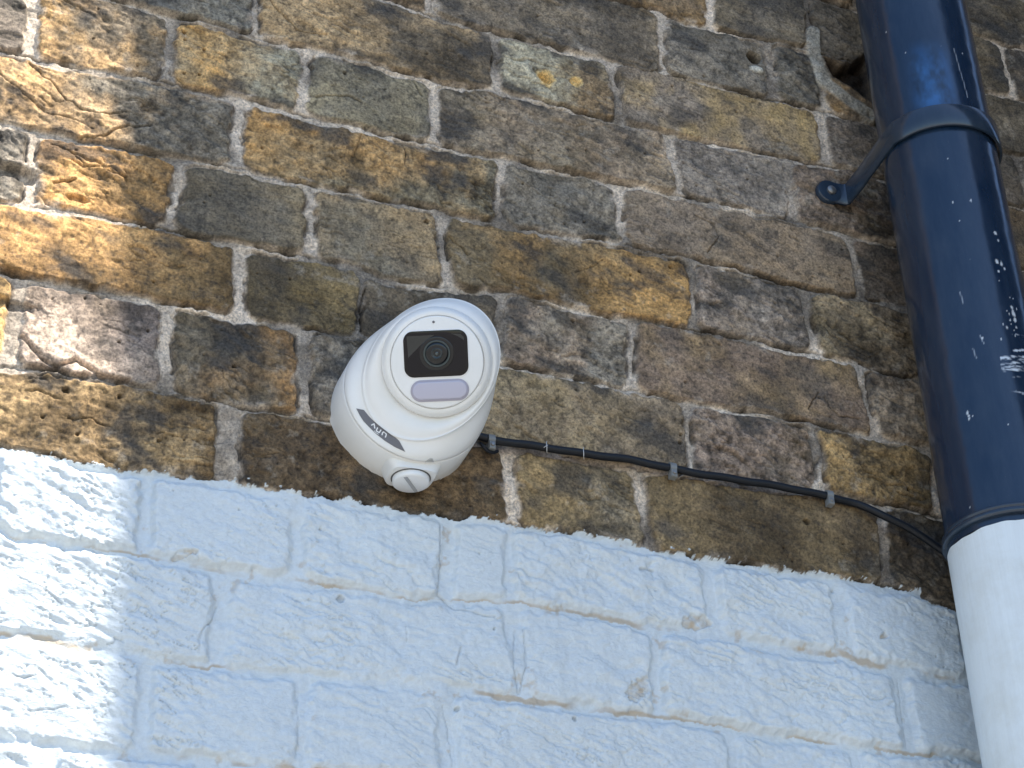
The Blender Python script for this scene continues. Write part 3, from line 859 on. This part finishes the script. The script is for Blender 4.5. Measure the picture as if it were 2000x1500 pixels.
mb = MB(); mb.rings([lring(r, o) for r, o in ((.0044, .0039), (.0040, .00425), (.0036, .00425), (.0034, .0040))], cap1=True)
mb.build('lens_element', mat_basic('coated_lens_element', (.012, .020, .024), .15, .5), win)
mb = MB(); mb.rings([lring(r, o) for r, o in ((.0013, .0040), (.0012, .0044), (.0004, .0046))], cap1=True)  # pale disc painted as the glint in the lens
mb.build('lens_glint', mat_basic('painted_lens_glint', (.07, .085, .085), .2, .5), win)
plate(.0010, -.0220, [(.0452, .0168, .0084, .0000), (.0452, .0168, .0084, .0009), (.0446, .0162, .0081, .0012)]).build('light_bezel', mat_basic('lavender_grey_rim', (.36, .34, .41), .3), scam, sharp=60)
plate(.0010, -.0219, [(.0424, .0138, .0069, .0008), (.0424, .0138, .0069, .0016), (.0412, .0126, .0063, .0021), (.0390, .0104, .0052, .0023)]).build('light_window', MAT_LIGHT, scam, sharp=60)
mb = MB(); mb.rings([[fpt(-.0015 + r * math.cos(t), .0310 + r * math.sin(t), o) for t in np.linspace(0, 2 * math.pi, 20, endpoint=False)] for r, o in ((.0010, .0), (.0010, .0006), (.0008, .0007))], cap1=True)
mb.build('microphone', MAT_GREY, face)

# printed badge on the cowl: projected onto the cowl's own surface
bpy.context.view_layer.update()
nv_ = len(cowl.data.vertices)
cowl_bvh = BVHTree.FromPolygons([tuple(v.co) for v in cowl.data.vertices] + [tuple(v.co) for v in base.data.vertices],
                                [tuple(p.vertices) for p in cowl.data.polygons] + [tuple(i + nv_ for i in p.vertices) for p in base.data.polygons])
def zpx(x, y): return 630 + x / 3.75, 560 + y / 3.75
def hit(px, py, lift):
    r = ray(px, py); r = r / np.linalg.norm(r)
    res = cowl_bvh.ray_cast(Vector(CAM), Vector(r))
    if res[0] is None: return CAM + r * 1.68
    nn = np.array(res[1])
    if nn @ r > 0: nn = -nn
    return np.array(res[0]) + nn * lift
# badge outline runs between two edges; s along, t across
UP = [(302, 903), (345, 955), (400, 1005), (450, 1045), (500, 1082), (535, 1104), (562, 1130), (605, 1209)]
DN = [(247, 892), (272, 942), (300, 985), (335, 1022), (390, 1077), (455, 1128), (530, 1175), (605, 1209)]
def edge_pt(E, s):
    x = s * (len(E) - 1); i = min(int(x), len(E) - 2); f = x - i
    return V(*E[i]) * (1 - f) + V(*E[i + 1]) * f
def badge_pt(s, t, lift):
    q = edge_pt(DN, s) * (1 - t) + edge_pt(UP, s) * t
    return hit(*zpx(*q), lift)
mb = MB()
ns, nt = 40, 8
top = [[badge_pt(i / ns, j / nt, .00035) for i in range(ns + 1)] for j in range(nt + 1)]
bot = [[badge_pt(i / ns, j / nt, -.0006) for i in range(ns + 1)] for j in range(nt + 1)]
mb.rings(top, closed=False)
loop = lambda g: [g[0][i] for i in range(ns + 1)] + [g[j][ns] for j in range(1, nt + 1)] + [g[nt][i] for i in range(ns - 1, -1, -1)] + [g[j][0] for j in range(nt - 1, 0, -1)]
mb.rings([loop(top), loop(bot)])
badge = mb.build('badge', MAT_GREY, scam, sharp=50)
badge['label'] = 'grey slanted badge with white lettering'
# lettering "unv", turned round as in the photo: strokes in zoom pixels
def stroke(mb, pts, w=7.0, lift=.00065):
    P = [V(*p) for p in pts]; Lft, Rgt = [], []
    dense = []
    for a, b in zip(P[:-1], P[1:]):
        m_ = max(2, int(np.linalg.norm(b - a) / 4))
        dense += [a + (b - a) * i / m_ for i in range(m_)]
    dense.append(P[-1])
    for i, p in enumerate(dense):
        a = dense[max(0, i - 1)]; b = dense[min(len(dense) - 1, i + 1)]
        t = (b - a) / (np.linalg.norm(b - a) + 1e-9); nn = V(-t[1], t[0]) * w / 2
        Lft.append(hit(*zpx(*(p + nn)), lift)); Rgt.append(hit(*zpx(*(p - nn)), lift))
    mb.rings([Lft, Rgt], closed=False)
mb = MB()
def q15(*P): return [((690 + x / 15. - 630) * 3.75, (790 + y / 15. - 560) * 3.75) for x, y in P]
stroke(mb, q15((525, 615), (610, 570), (628, 712)), 9.0)
stroke(mb, q15((715, 678), (672, 768), (700, 800), (760, 830), (815, 742)), 9.0)
stroke(mb, q15((838, 905), (855, 835), (885, 808), (945, 838), (968, 885), (935, 975)), 9.0)
stroke(mb, q15((610, 775), (665, 835), (740, 880)), 4.5)
mb.v = mb.v; mb.build('lettering', MAT_LETTER, badge)
# small tab notch at the seam and its shadow
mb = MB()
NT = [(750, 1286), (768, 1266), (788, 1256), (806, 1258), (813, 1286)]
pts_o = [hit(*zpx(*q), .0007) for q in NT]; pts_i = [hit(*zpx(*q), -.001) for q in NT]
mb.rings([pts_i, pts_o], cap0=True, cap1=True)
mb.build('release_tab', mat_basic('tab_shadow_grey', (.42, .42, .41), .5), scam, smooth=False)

# ------------------------------------------------------------------ drainpipe
PXc, PYc, PR = .6340, -.0935, .0520
pipe = empty('drainpipe', (PXc, PYc, GROUND))
tag(pipe, 'round drainpipe, glossy black above its collar and painted white below', 'pipe')
zw = at(1868, 1097, PYc + .031)[2]            # where the white begins on the left edge
print('white top z', zw)
def pipe_part(name, z0, z1, r, mat, colfn=None, topwave=0, step=.0012, fine=True):
    nth = 360 if fine else 96
    zs = np.arange(z0, z1, step) if fine else np.linspace(z0, z1, 40)
    zs = np.append(zs, z1) if fine else zs
    th = np.linspace(0, 2 * math.pi, nth, endpoint=False)
    TH, ZP = np.meshgrid(th, zs)
    w = topwave * (.6 * np.sin(3 * TH + 1) + .4 * np.sin(7 * TH) + .3 * np.sin(17 * TH + 2)) * sstep(z1 - .02, z1, ZP)
    rr_ = r + .00018 * fbm(TH * r, ZP, .02, 3, 141)
    co = np.stack([PXc + rr_ * np.cos(TH), PYc + rr_ * np.sin(TH), ZP + w], -1).reshape(-1, 3)
    ids = np.arange(len(co)).reshape(TH.shape)
    q = np.stack([ids[:-1], np.roll(ids, -1, 1)[:-1], np.roll(ids, -1, 1)[1:], ids[1:]], -1).reshape(-1, 4)
    o = mesh_obj(name, co, [tuple(map(int, f)) for f in q], mat, pipe)
    if colfn is not None:
        a = o.data.attributes.new('Col', 'FLOAT_COLOR', 'POINT')
        c = np.ones((len(co), 4), np.float32); c[:, :3] = colfn(TH, ZP).reshape(-1, 3)
        a.data.foreach_set('color', c.ravel())
    return o
def th_z(px, py):
    """angle and height on the pipe's near side that the photo shows at px, py"""
    r = ray(px, py); a = r[0] ** 2 + r[1] ** 2
    dx, dy = CAM[0] - PXc, CAM[1] - PYc
    b = 2 * (dx * r[0] + dy * r[1]); c = dx * dx + dy * dy - PR ** 2
    disc = max(b * b - 4 * a * c, 0); t = (-b - math.sqrt(disc)) / (2 * a); p = CAM + t * r
    return math.atan2(p[1] - PYc, p[0] - PXc) % (2 * math.pi), p[2]
def black_cols(TH, ZP):
    S_ = TH * PR
    c = np.ones(TH.shape + (3,)) * np.array([.006, .019, .046])
    dust = np.clip(fbm(S_, ZP * .3, .02, 5, 151, .6), 0, 1)
    c = c + (np.array([.07, .085, .11]) - c) * (.16 * dust)[..., None]
    # sky-blue highlight painted into the colour above the strap
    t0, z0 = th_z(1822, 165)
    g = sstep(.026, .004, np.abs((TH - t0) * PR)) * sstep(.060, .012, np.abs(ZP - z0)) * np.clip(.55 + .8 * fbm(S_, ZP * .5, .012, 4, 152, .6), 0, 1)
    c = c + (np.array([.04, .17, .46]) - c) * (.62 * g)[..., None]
    # brushed white paint
    for (x0, y0, x1, y1, w, s) in ((1958, 690, 2030, 684, .0011, 1), (1953, 700, 2030, 697, .0013, 1), (1955, 712, 2030, 708, .0014, 1), (1950, 726, 2030, 722, .0016, 1), (1962, 704, 2030, 702, .0010, .9),
                                   (1956, 718, 2030, 716, .0010, .8), (1972, 737, 2030, 736, .0005, .7), (1985, 750, 2030, 750, .0004, .6), (1965, 755, 2030, 768, .0004, .5), (1975, 765, 2030, 766, .0004, .5), (1966, 652, 2000, 655, .0005, .5)):
        ta, za = th_z(x0, y0); tb, zb2 = th_z(min(x1, 1996), y1)
        f = (TH - ta) / (tb - ta + 1e-6)
        zc = za + (zb2 - za) * f
        g = (f > 0) * (f < 3) * sstep(w, w * .5, np.abs(ZP - zc) * (1 + .5 * fbm(S_, ZP, .004, 2, 153))) * s
        g = g * np.clip(.55 + 1.2 * fbm(S_ * .3, ZP, .0022, 2, 154), 0, 1)
        c = c + (np.array([.66, .72, .80]) - c) * g[..., None]
    # drips and flecks
    rg = random.Random(4)
    fl = [(1944, 455, .0020), (1950, 470, .0014), (1947, 510, .0024), (1956, 515, .0020), (1962, 525, .0012), (1950, 530, .0010), (1980, 612, .0028), (1983, 625, .0024), (1976, 600, .0016), (1985, 640, .0015), (1967, 640, .0012), (1973, 625, .0010),
          (1890, 805, .0016), (1892, 812, .0014), (1893, 818, .0011), (1899, 812, .0008), (1897, 391, .0013), (1861, 395, .0007), (1851, 310, .0006), (1731, 62, .0007), (1918, 660, .001), (1908, 970, .0008), (1895, 990, .0008), (1880, 105, .0007)]
    for i in range(16):
        fl.append((rg.uniform(1700, 1990), rg.uniform(0, 1000), rg.uniform(.0002, .0004)))
    for i in range(16):
        fl.append((rg.gauss(1975, 8), rg.uniform(580, 665), rg.uniform(.0003, .0010)))
    for x, y, r in fl:
        r = r * .78
        t, z = th_z(x, y)
        g = sstep(r, r * .6, np.hypot((TH - t) * PR, (ZP - z) * .6) * (1 + .4 * fbm(S_, ZP, .003, 2, 155)))
        c = c + (np.array([.62, .66, .70]) - c) * g[..., None]
    for (x0, y0, x1, y1) in ((1875, 570, 1881, 592), (1914, 655, 1922, 672), (1863, 95, 1890, 190), (1900, 680, 1907, 700)):
        ta, za = th_z(x0, y0); tb, zb2 = th_z(x1, y1)
        d = seg_dist(S_, ZP, [(ta * PR, za), (tb * PR, zb2)])
        g = sstep(.0006, .0002, d) * .55
        c = c + (np.array([.5, .55, .62]) - c) * g[..., None]
    return c
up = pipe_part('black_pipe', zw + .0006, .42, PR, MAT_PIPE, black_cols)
up2 = pipe_part('upper_pipe', .4201, 3.1, PR, MAT_IRON, fine=False)
wp = pipe_part('white_pipe', GROUND + .02, zw, PR + .0009, MAT_WPIPE, topwave=.0011, fine=False, step=.01)
wp.data.update()
mb = MB()
def pring(r, z, m=128): return [(PXc + r * math.cos(t), PYc + r * math.sin(t), z) for t in np.linspace(0, 2 * math.pi, m, endpoint=False)]
mb.rings([pring(r, zw + .0062 + o) for r, o in ((PR - .001, .0000), (PR + .0030, .0000), (PR + .0042, .0008), (PR + .0044, .0030), (PR + .0038, .0048), (PR + .0026, .0056), (PR + .0027, .0062), (PR + .0034, .0070), (PR + .0032, .0084), (PR + .0018, .0094), (PR - .001, .0098))])
mb.build('collar', MAT_IRON, pipe, sharp=60)

# ------------------------------------------------------------------ pipe bracket
bz = at(1868, 227, PYc - PR)[2]
lug = at(1628, 385, 0)
print('strap z', bz, 'lug', lug)
br = empty('pipe_bracket', (lug[0], 0, lug[2]))
tag(br, 'black iron strap bracket holding the upper drainpipe to the wall', 'bracket')
SR = PR + .0028
LZ = lug[2]
mb = MB()
# plan path of the strap: lug on the wall, arm, tangent, round the front of the pipe, back to the wall on the far side
path = []
yw = wall_y(lug[0], LZ) - .0025
path.append((lug[0] - .012, yw)); path.append((lug[0] + .008, yw)); path.append((lug[0] + .0115, yw - .003))
ang0 = 192.0
aS = rad(ang0)
pS = (PXc + SR * math.cos(aS), PYc + SR * math.sin(aS))
path.append((pS[0] * .12 + (lug[0] + .0115) * .88, pS[1] * .30 + yw * .70 - .002))
for f in (.4, .7): path.append((pS[0] * f + (lug[0] + .0115) * (1 - f), pS[1] * (f * .92 + .08) + yw * (1 - f) * .92))
for a in np.linspace(ang0, 360 + -5, 40): path.append((PXc + SR * math.cos(rad(a)), PYc + SR * math.sin(rad(a))))
path += [(PXc + SR + .002, PYc + .03), (PXc + SR + .006, -.006), (PXc + SR + .012, -.0025), (PXc + SR + .034, -.0025)]
path = np.array(path)
HW, TH_ = .0122, .0022
tan_ = np.gradient(path, axis=0); tan_ /= np.linalg.norm(tan_, axis=1)[:, None]
nor = np.stack([tan_[:, 1], -tan_[:, 0]], 1)
# height of the strap along the path: lug sits a little lower than the hoop
zc = np.interp(np.arange(len(path)), [0, 2, 8, len(path) - 5, len(path) - 1], [LZ, LZ, bz, bz, bz])
rg_ = []
for p, nn, z, in zip(path, nor, zc):
    o = p + nn * TH_; i_ = p - nn * .0006
    hw = HW
    rg_.append([(i_[0], i_[1], z - hw), (o[0] - nn[0] * .0007, o[1] - nn[1] * .0007, z - hw), (o[0], o[1], z - hw + .0010), (o[0], o[1], z + hw - .0010), (o[0] - nn[0] * .0007, o[1] - nn[1] * .0007, z + hw), (i_[0], i_[1], z + hw)])
mb.rings(rg_, cap0=True, cap1=True)
mb.build('strap', MAT_IRON, br, sharp=40)
mb = MB()   # rounded lug end
ce = (lug[0] - .008, LZ)
def dring(r, y): return [(ce[0] + r * math.cos(t), y, ce[1] + r * math.sin(t)) for t in np.linspace(0, 2 * math.pi, 40, endpoint=False)]
mb.rings([dring(.0130, yw + .003), dring(.0131, yw - .0010), dring(.0120, yw - .0027), dring(.0050, yw - .0034)], cap0=True, cap1=True)
mb.build('lug', MAT_IRON, br, sharp=40)
mb = MB()
def dring2(r, y, dx=.001): return [(ce[0] + dx + r * math.cos(t), y, ce[1] + r * math.sin(t)) for t in np.linspace(0, 2 * math.pi, 24, endpoint=False)]
mb.rings([dring2(.0048, yw - .0025), dring2(.0046, yw - .0050), dring2(.0030, yw - .0062)], cap1=True)
sc = mb.build('screw', MAT_NAIL, br, sharp=40)

# ------------------------------------------------------------------ cable and clips
def smooth_path(pts, n=160):
    P = np.array(pts, float); t = np.zeros(len(P)); t[1:] = np.cumsum(np.linalg.norm(np.diff(P, axis=0), axis=1))
    out = []
    tt = np.linspace(0, t[-1], n)
    m = np.gradient(P, t, axis=0)
    for s in tt:
        i = min(max(np.searchsorted(t, s) - 1, 0), len(P) - 2); hh = t[i + 1] - t[i]; x = (s - t[i]) / hh
        out.append((2 * x ** 3 - 3 * x ** 2 + 1) * P[i] + (x ** 3 - 2 * x ** 2 + x) * hh * m[i] + (-2 * x ** 3 + 3 * x ** 2) * P[i + 1] + (x ** 3 - x ** 2) * hh * m[i + 1])
    return np.array(out)
def tube(mb, P, r, m=16):
    T = np.gradient(P, axis=0); T /= np.linalg.norm(T, axis=1)[:, None]
    up = V(0, 1, 0) if abs(T[0][1]) < .9 else V(1, 0, 0); R_ = []
    for p, t in zip(P, T):
        a = up - t * (up @ t); a /= np.linalg.norm(a); b = np.cross(t, a); up = a
        R_.append([p + r * (a * math.cos(x) + b * math.sin(x)) for x in np.linspace(0, 2 * math.pi, m, endpoint=False)])
    mb.rings(R_, cap0=True, cap1=True)
CR = .0034
cpx = [(925, 850), (950, 857), (1000, 866), (1067, 874), (1140, 885), (1230, 899), (1312, 915), (1400, 930), (1480, 944), (1560, 957), (1618, 969), (1670, 984), (1720, 1005), (1770, 1030), (1815, 1056), (1862, 1090)]
cp = []
for i, (x, y) in enumerate(cpx):
    d = .0040 + (.003 if i > 11 else 0) + (.003 * (i - 11) if i > 11 else 0)
    cp.append(at(x, y, -d - .002))
P = smooth_path(cp, 220)
P[:, 2] += .0005 * np.sin(np.arange(220) * .11) + .0004 * np.sin(np.arange(220) * .29 + 1)
mb = MB(); tube(mb, P, CR)
cable = mb.build('cable', MAT_CABLE)
tag(cable, 'black cable running along the bricks from the camera to the drainpipe', 'cable')
def clip(px, py, label, tilt=0.0, first=None):
    c = at(px, py, -.006)
    o = empty('cable_clip', tuple(c)); tag(o, label, 'cable clip', 'nail-in clips along the cable')
    mb = MB(); w = .0028
    t = (at(px + 20, py + 3.4, -.006) - c); t /= np.linalg.norm(t)
    prof_ = []
    for a in np.linspace(200, -25, 16):
        prof_.append(((CR + .0003) * math.cos(rad(a)), (CR + .0003) * math.sin(rad(a)), (CR + .0016) * math.cos(rad(a)), (CR + .0016) * math.sin(rad(a))))
    # section in the plane across the cable: first axis out of the wall, second down
    out = V(0, -1, 0); dn = np.cross(t, out); dn = dn if dn[2] < 0 else -dn
    R_ = []
    for a in np.linspace(-115, 120, 18):
        ca, sa = math.cos(rad(a)), math.sin(rad(a))
        i_ = c + (out * ca + dn * sa) * (CR + .0002); e_ = c + (out * ca + dn * sa) * (CR + .0015)
        R_.append([i_ - t * w, e_ - t * w, e_ + t * w, i_ + t * w])
    # block below for the nail
    b0 = c + dn * (CR + .0030)
    mb.rings(R_, cap0=True, cap1=True)
    ring2 = []
    for s, k in ((-.0022, 1.0), (.0042, 1.0), (.0050, .8)):
        ring2.append([b0 + out * s + t * (w * k) * x_ + dn * .0036 * k * y_ for x_, y_ in ((-1, -1), (1, -1), (1, 1), (-1, 1))])
    mb.rings(ring2, cap0=True, cap1=True)
    mb.build('hook', MAT_CLIP, o, sharp=40)
    mb = MB(); q = b0 + out * .0050
    def nr(r, s): return [q + out * s + r * (t * math.cos(x) + dn * math.sin(x)) for x in np.linspace(0, 2 * math.pi, 16, endpoint=False)]
    mb.rings([nr(.0017, 0), nr(.0018, .0008), nr(.0013, .0013)], cap0=True, cap1=True)
    mb.build('nail', MAT_NAIL, o, sharp=40)
    return o
clip(958, 860, 'pale cable clip right beside the camera at the cable start')
clip(1312, 915, 'pale cable clip about halfway along the black cable')
clip(1618, 969, 'pale cable clip nearest the drainpipe')
# loose tail of sealant under the first clip
P = smooth_path([at(938, 866, -.006), at(944, 872, -.009), at(950, 879, -.008), at(962, 884, -.006), at(972, 881, -.004)], 30)
mb = MB(); tube(mb, P, .0014, 10)
o = mb.build('cable_tail', MAT_CABLE); tag(o, 'short curled black end hanging below the clip beside the camera', 'cable end')
for k, (x, y) in enumerate(((1067, 873), (1139, 885))):
    mb = MB()
    c = at(x, y, -.0085)
    P = [at(x + 1, y - 11, -.004), at(x + 0.5, y - 5, -.0093), c + V(0, -.0012, 0), at(x + 1, y + 6, -.0080), at(x + 1.5, y + 12, -.003)]
    tube(mb, smooth_path(P, 16), .00035, 6)
    if k == 0: tube(mb, smooth_path([at(x - 8, y + 3, -.007), at(x - 2, y - 1, -.0098), at(x + 3, y - 4, -.0098)], 10), .0003, 6)
    o = mb.build('thread', MAT_COB)
    tag(o, ('pale thread over the cable, the one nearer the camera', 'pale thread over the cable, the one farther from the camera')[k], 'thread', 'pale threads caught round the cable')

# ------------------------------------------------------------------ outside the frame: the ground, and an added slab that shapes the shade
def box(mb, x0, x1, y0, y1, z0, z1):
    mb.add([(x0, y0, z0), (x1, y0, z0), (x1, y1, z0), (x0, y1, z0), (x0, y0, z1), (x1, y0, z1), (x1, y1, z1), (x0, y1, z1)],
           [(3, 2, 1, 0), (4, 5, 6, 7), (0, 1, 5, 4), (1, 2, 6, 5), (2, 3, 7, 6), (3, 0, 4, 7)])
mg = bpy.data.materials.new('concrete_paving'); mg.use_nodes = True
co = N(mg, 'ShaderNodeNewGeometry').outputs['Position']
nz = noise_node(mg, 6, 8, .7, co)
L(mg, ramp(mg, nz.outputs[0], .3, .7, (.24, .23, .21, 1), (.36, .35, .32, 1)), mg.node_tree.nodes['Principled BSDF'].inputs['Base Color'])
mg.node_tree.nodes['Principled BSDF'].inputs['Roughness'].default_value = .9
g = mesh_obj('ground', [(-600, -600, GROUND), (600, -600, GROUND), (600, 600, GROUND), (-600, 600, GROUND)], [(0, 1, 2, 3)], mg, smooth=False)
tag(g, kind='structure')
mw = bpy.data.materials.new('shade_slab_brick'); mw.use_nodes = True
bt = mw.node_tree.nodes.new('ShaderNodeTexBrick')
tc = mw.node_tree.nodes.new('ShaderNodeTexCoord'); mpn = mw.node_tree.nodes.new('ShaderNodeMapping')
mpn.inputs['Rotation'].default_value = (rad(90), 0, 0)
L(mw, tc.outputs['Object'], mpn.inputs[0]); L(mw, mpn.outputs[0], bt.inputs['Vector'])
bt.inputs['Scale'].default_value = 4.4
bt.inputs['Color1'].default_value = (.16, .11, .065, 1); bt.inputs['Color2'].default_value = (.10, .08, .055, 1); bt.inputs['Mortar'].default_value = (.3, .28, .24, 1)
L(mw, bt.outputs[0], mw.node_tree.nodes['Principled BSDF'].inputs['Base Color'])
mw.node_tree.nodes['Principled BSDF'].inputs['Roughness'].default_value = .9
ED, TK = .95, .11
pA, pB = at(240, 300), at(206, 1450)
sl_e = (pB[0] - pA[0]) / (pB[2] - pA[2])
k_out = (ED + TK); sx_ = sun_dir.x / -sun_dir.y; sz_ = sun_dir.z / -sun_dir.y
def edge_x(zo): return pA[0] + sl_e * (zo - sz_ * k_out - pA[2]) + sx_ * k_out
EX = edge_x(1.5)
print('shade slab edge x', EX, edge_x(GROUND), edge_x(4.6))
TOPZ = 5.2
mb = MB()
xb, xt = edge_x(GROUND), edge_x(TOPZ)
mb.add([(xb, -k_out, GROUND), (EX + 6, -k_out, GROUND), (EX + 6, -ED, GROUND), (xb, -ED, GROUND), (xt, -k_out, TOPZ), (EX + 6, -k_out, TOPZ), (EX + 6, -ED, TOPZ), (xt, -ED, TOPZ)],
       [(3, 2, 1, 0), (4, 5, 6, 7), (0, 1, 5, 4), (1, 2, 6, 5), (2, 3, 7, 6), (3, 0, 4, 7)])
nb_ = empty('shade_slab', (EX, -ED, GROUND))  # added unseen slab, its slanted end shaped to cast the sun's shadow edge
tag(nb_, 'added unseen tall brick slab with stone cap, casting the shadow edge', 'wall')
mb.build('brickwork', mw, nb_, smooth=False)
mb = MB(); box(mb, xt + .002, EX + 6.03, -k_out - .0, -ED + .03, TOPZ + .002, TOPZ + .08)
mb.build('shade_slab_coping', mat_basic('shade_slab_stone', (.30, .29, .27), .8), nb_, smooth=False)
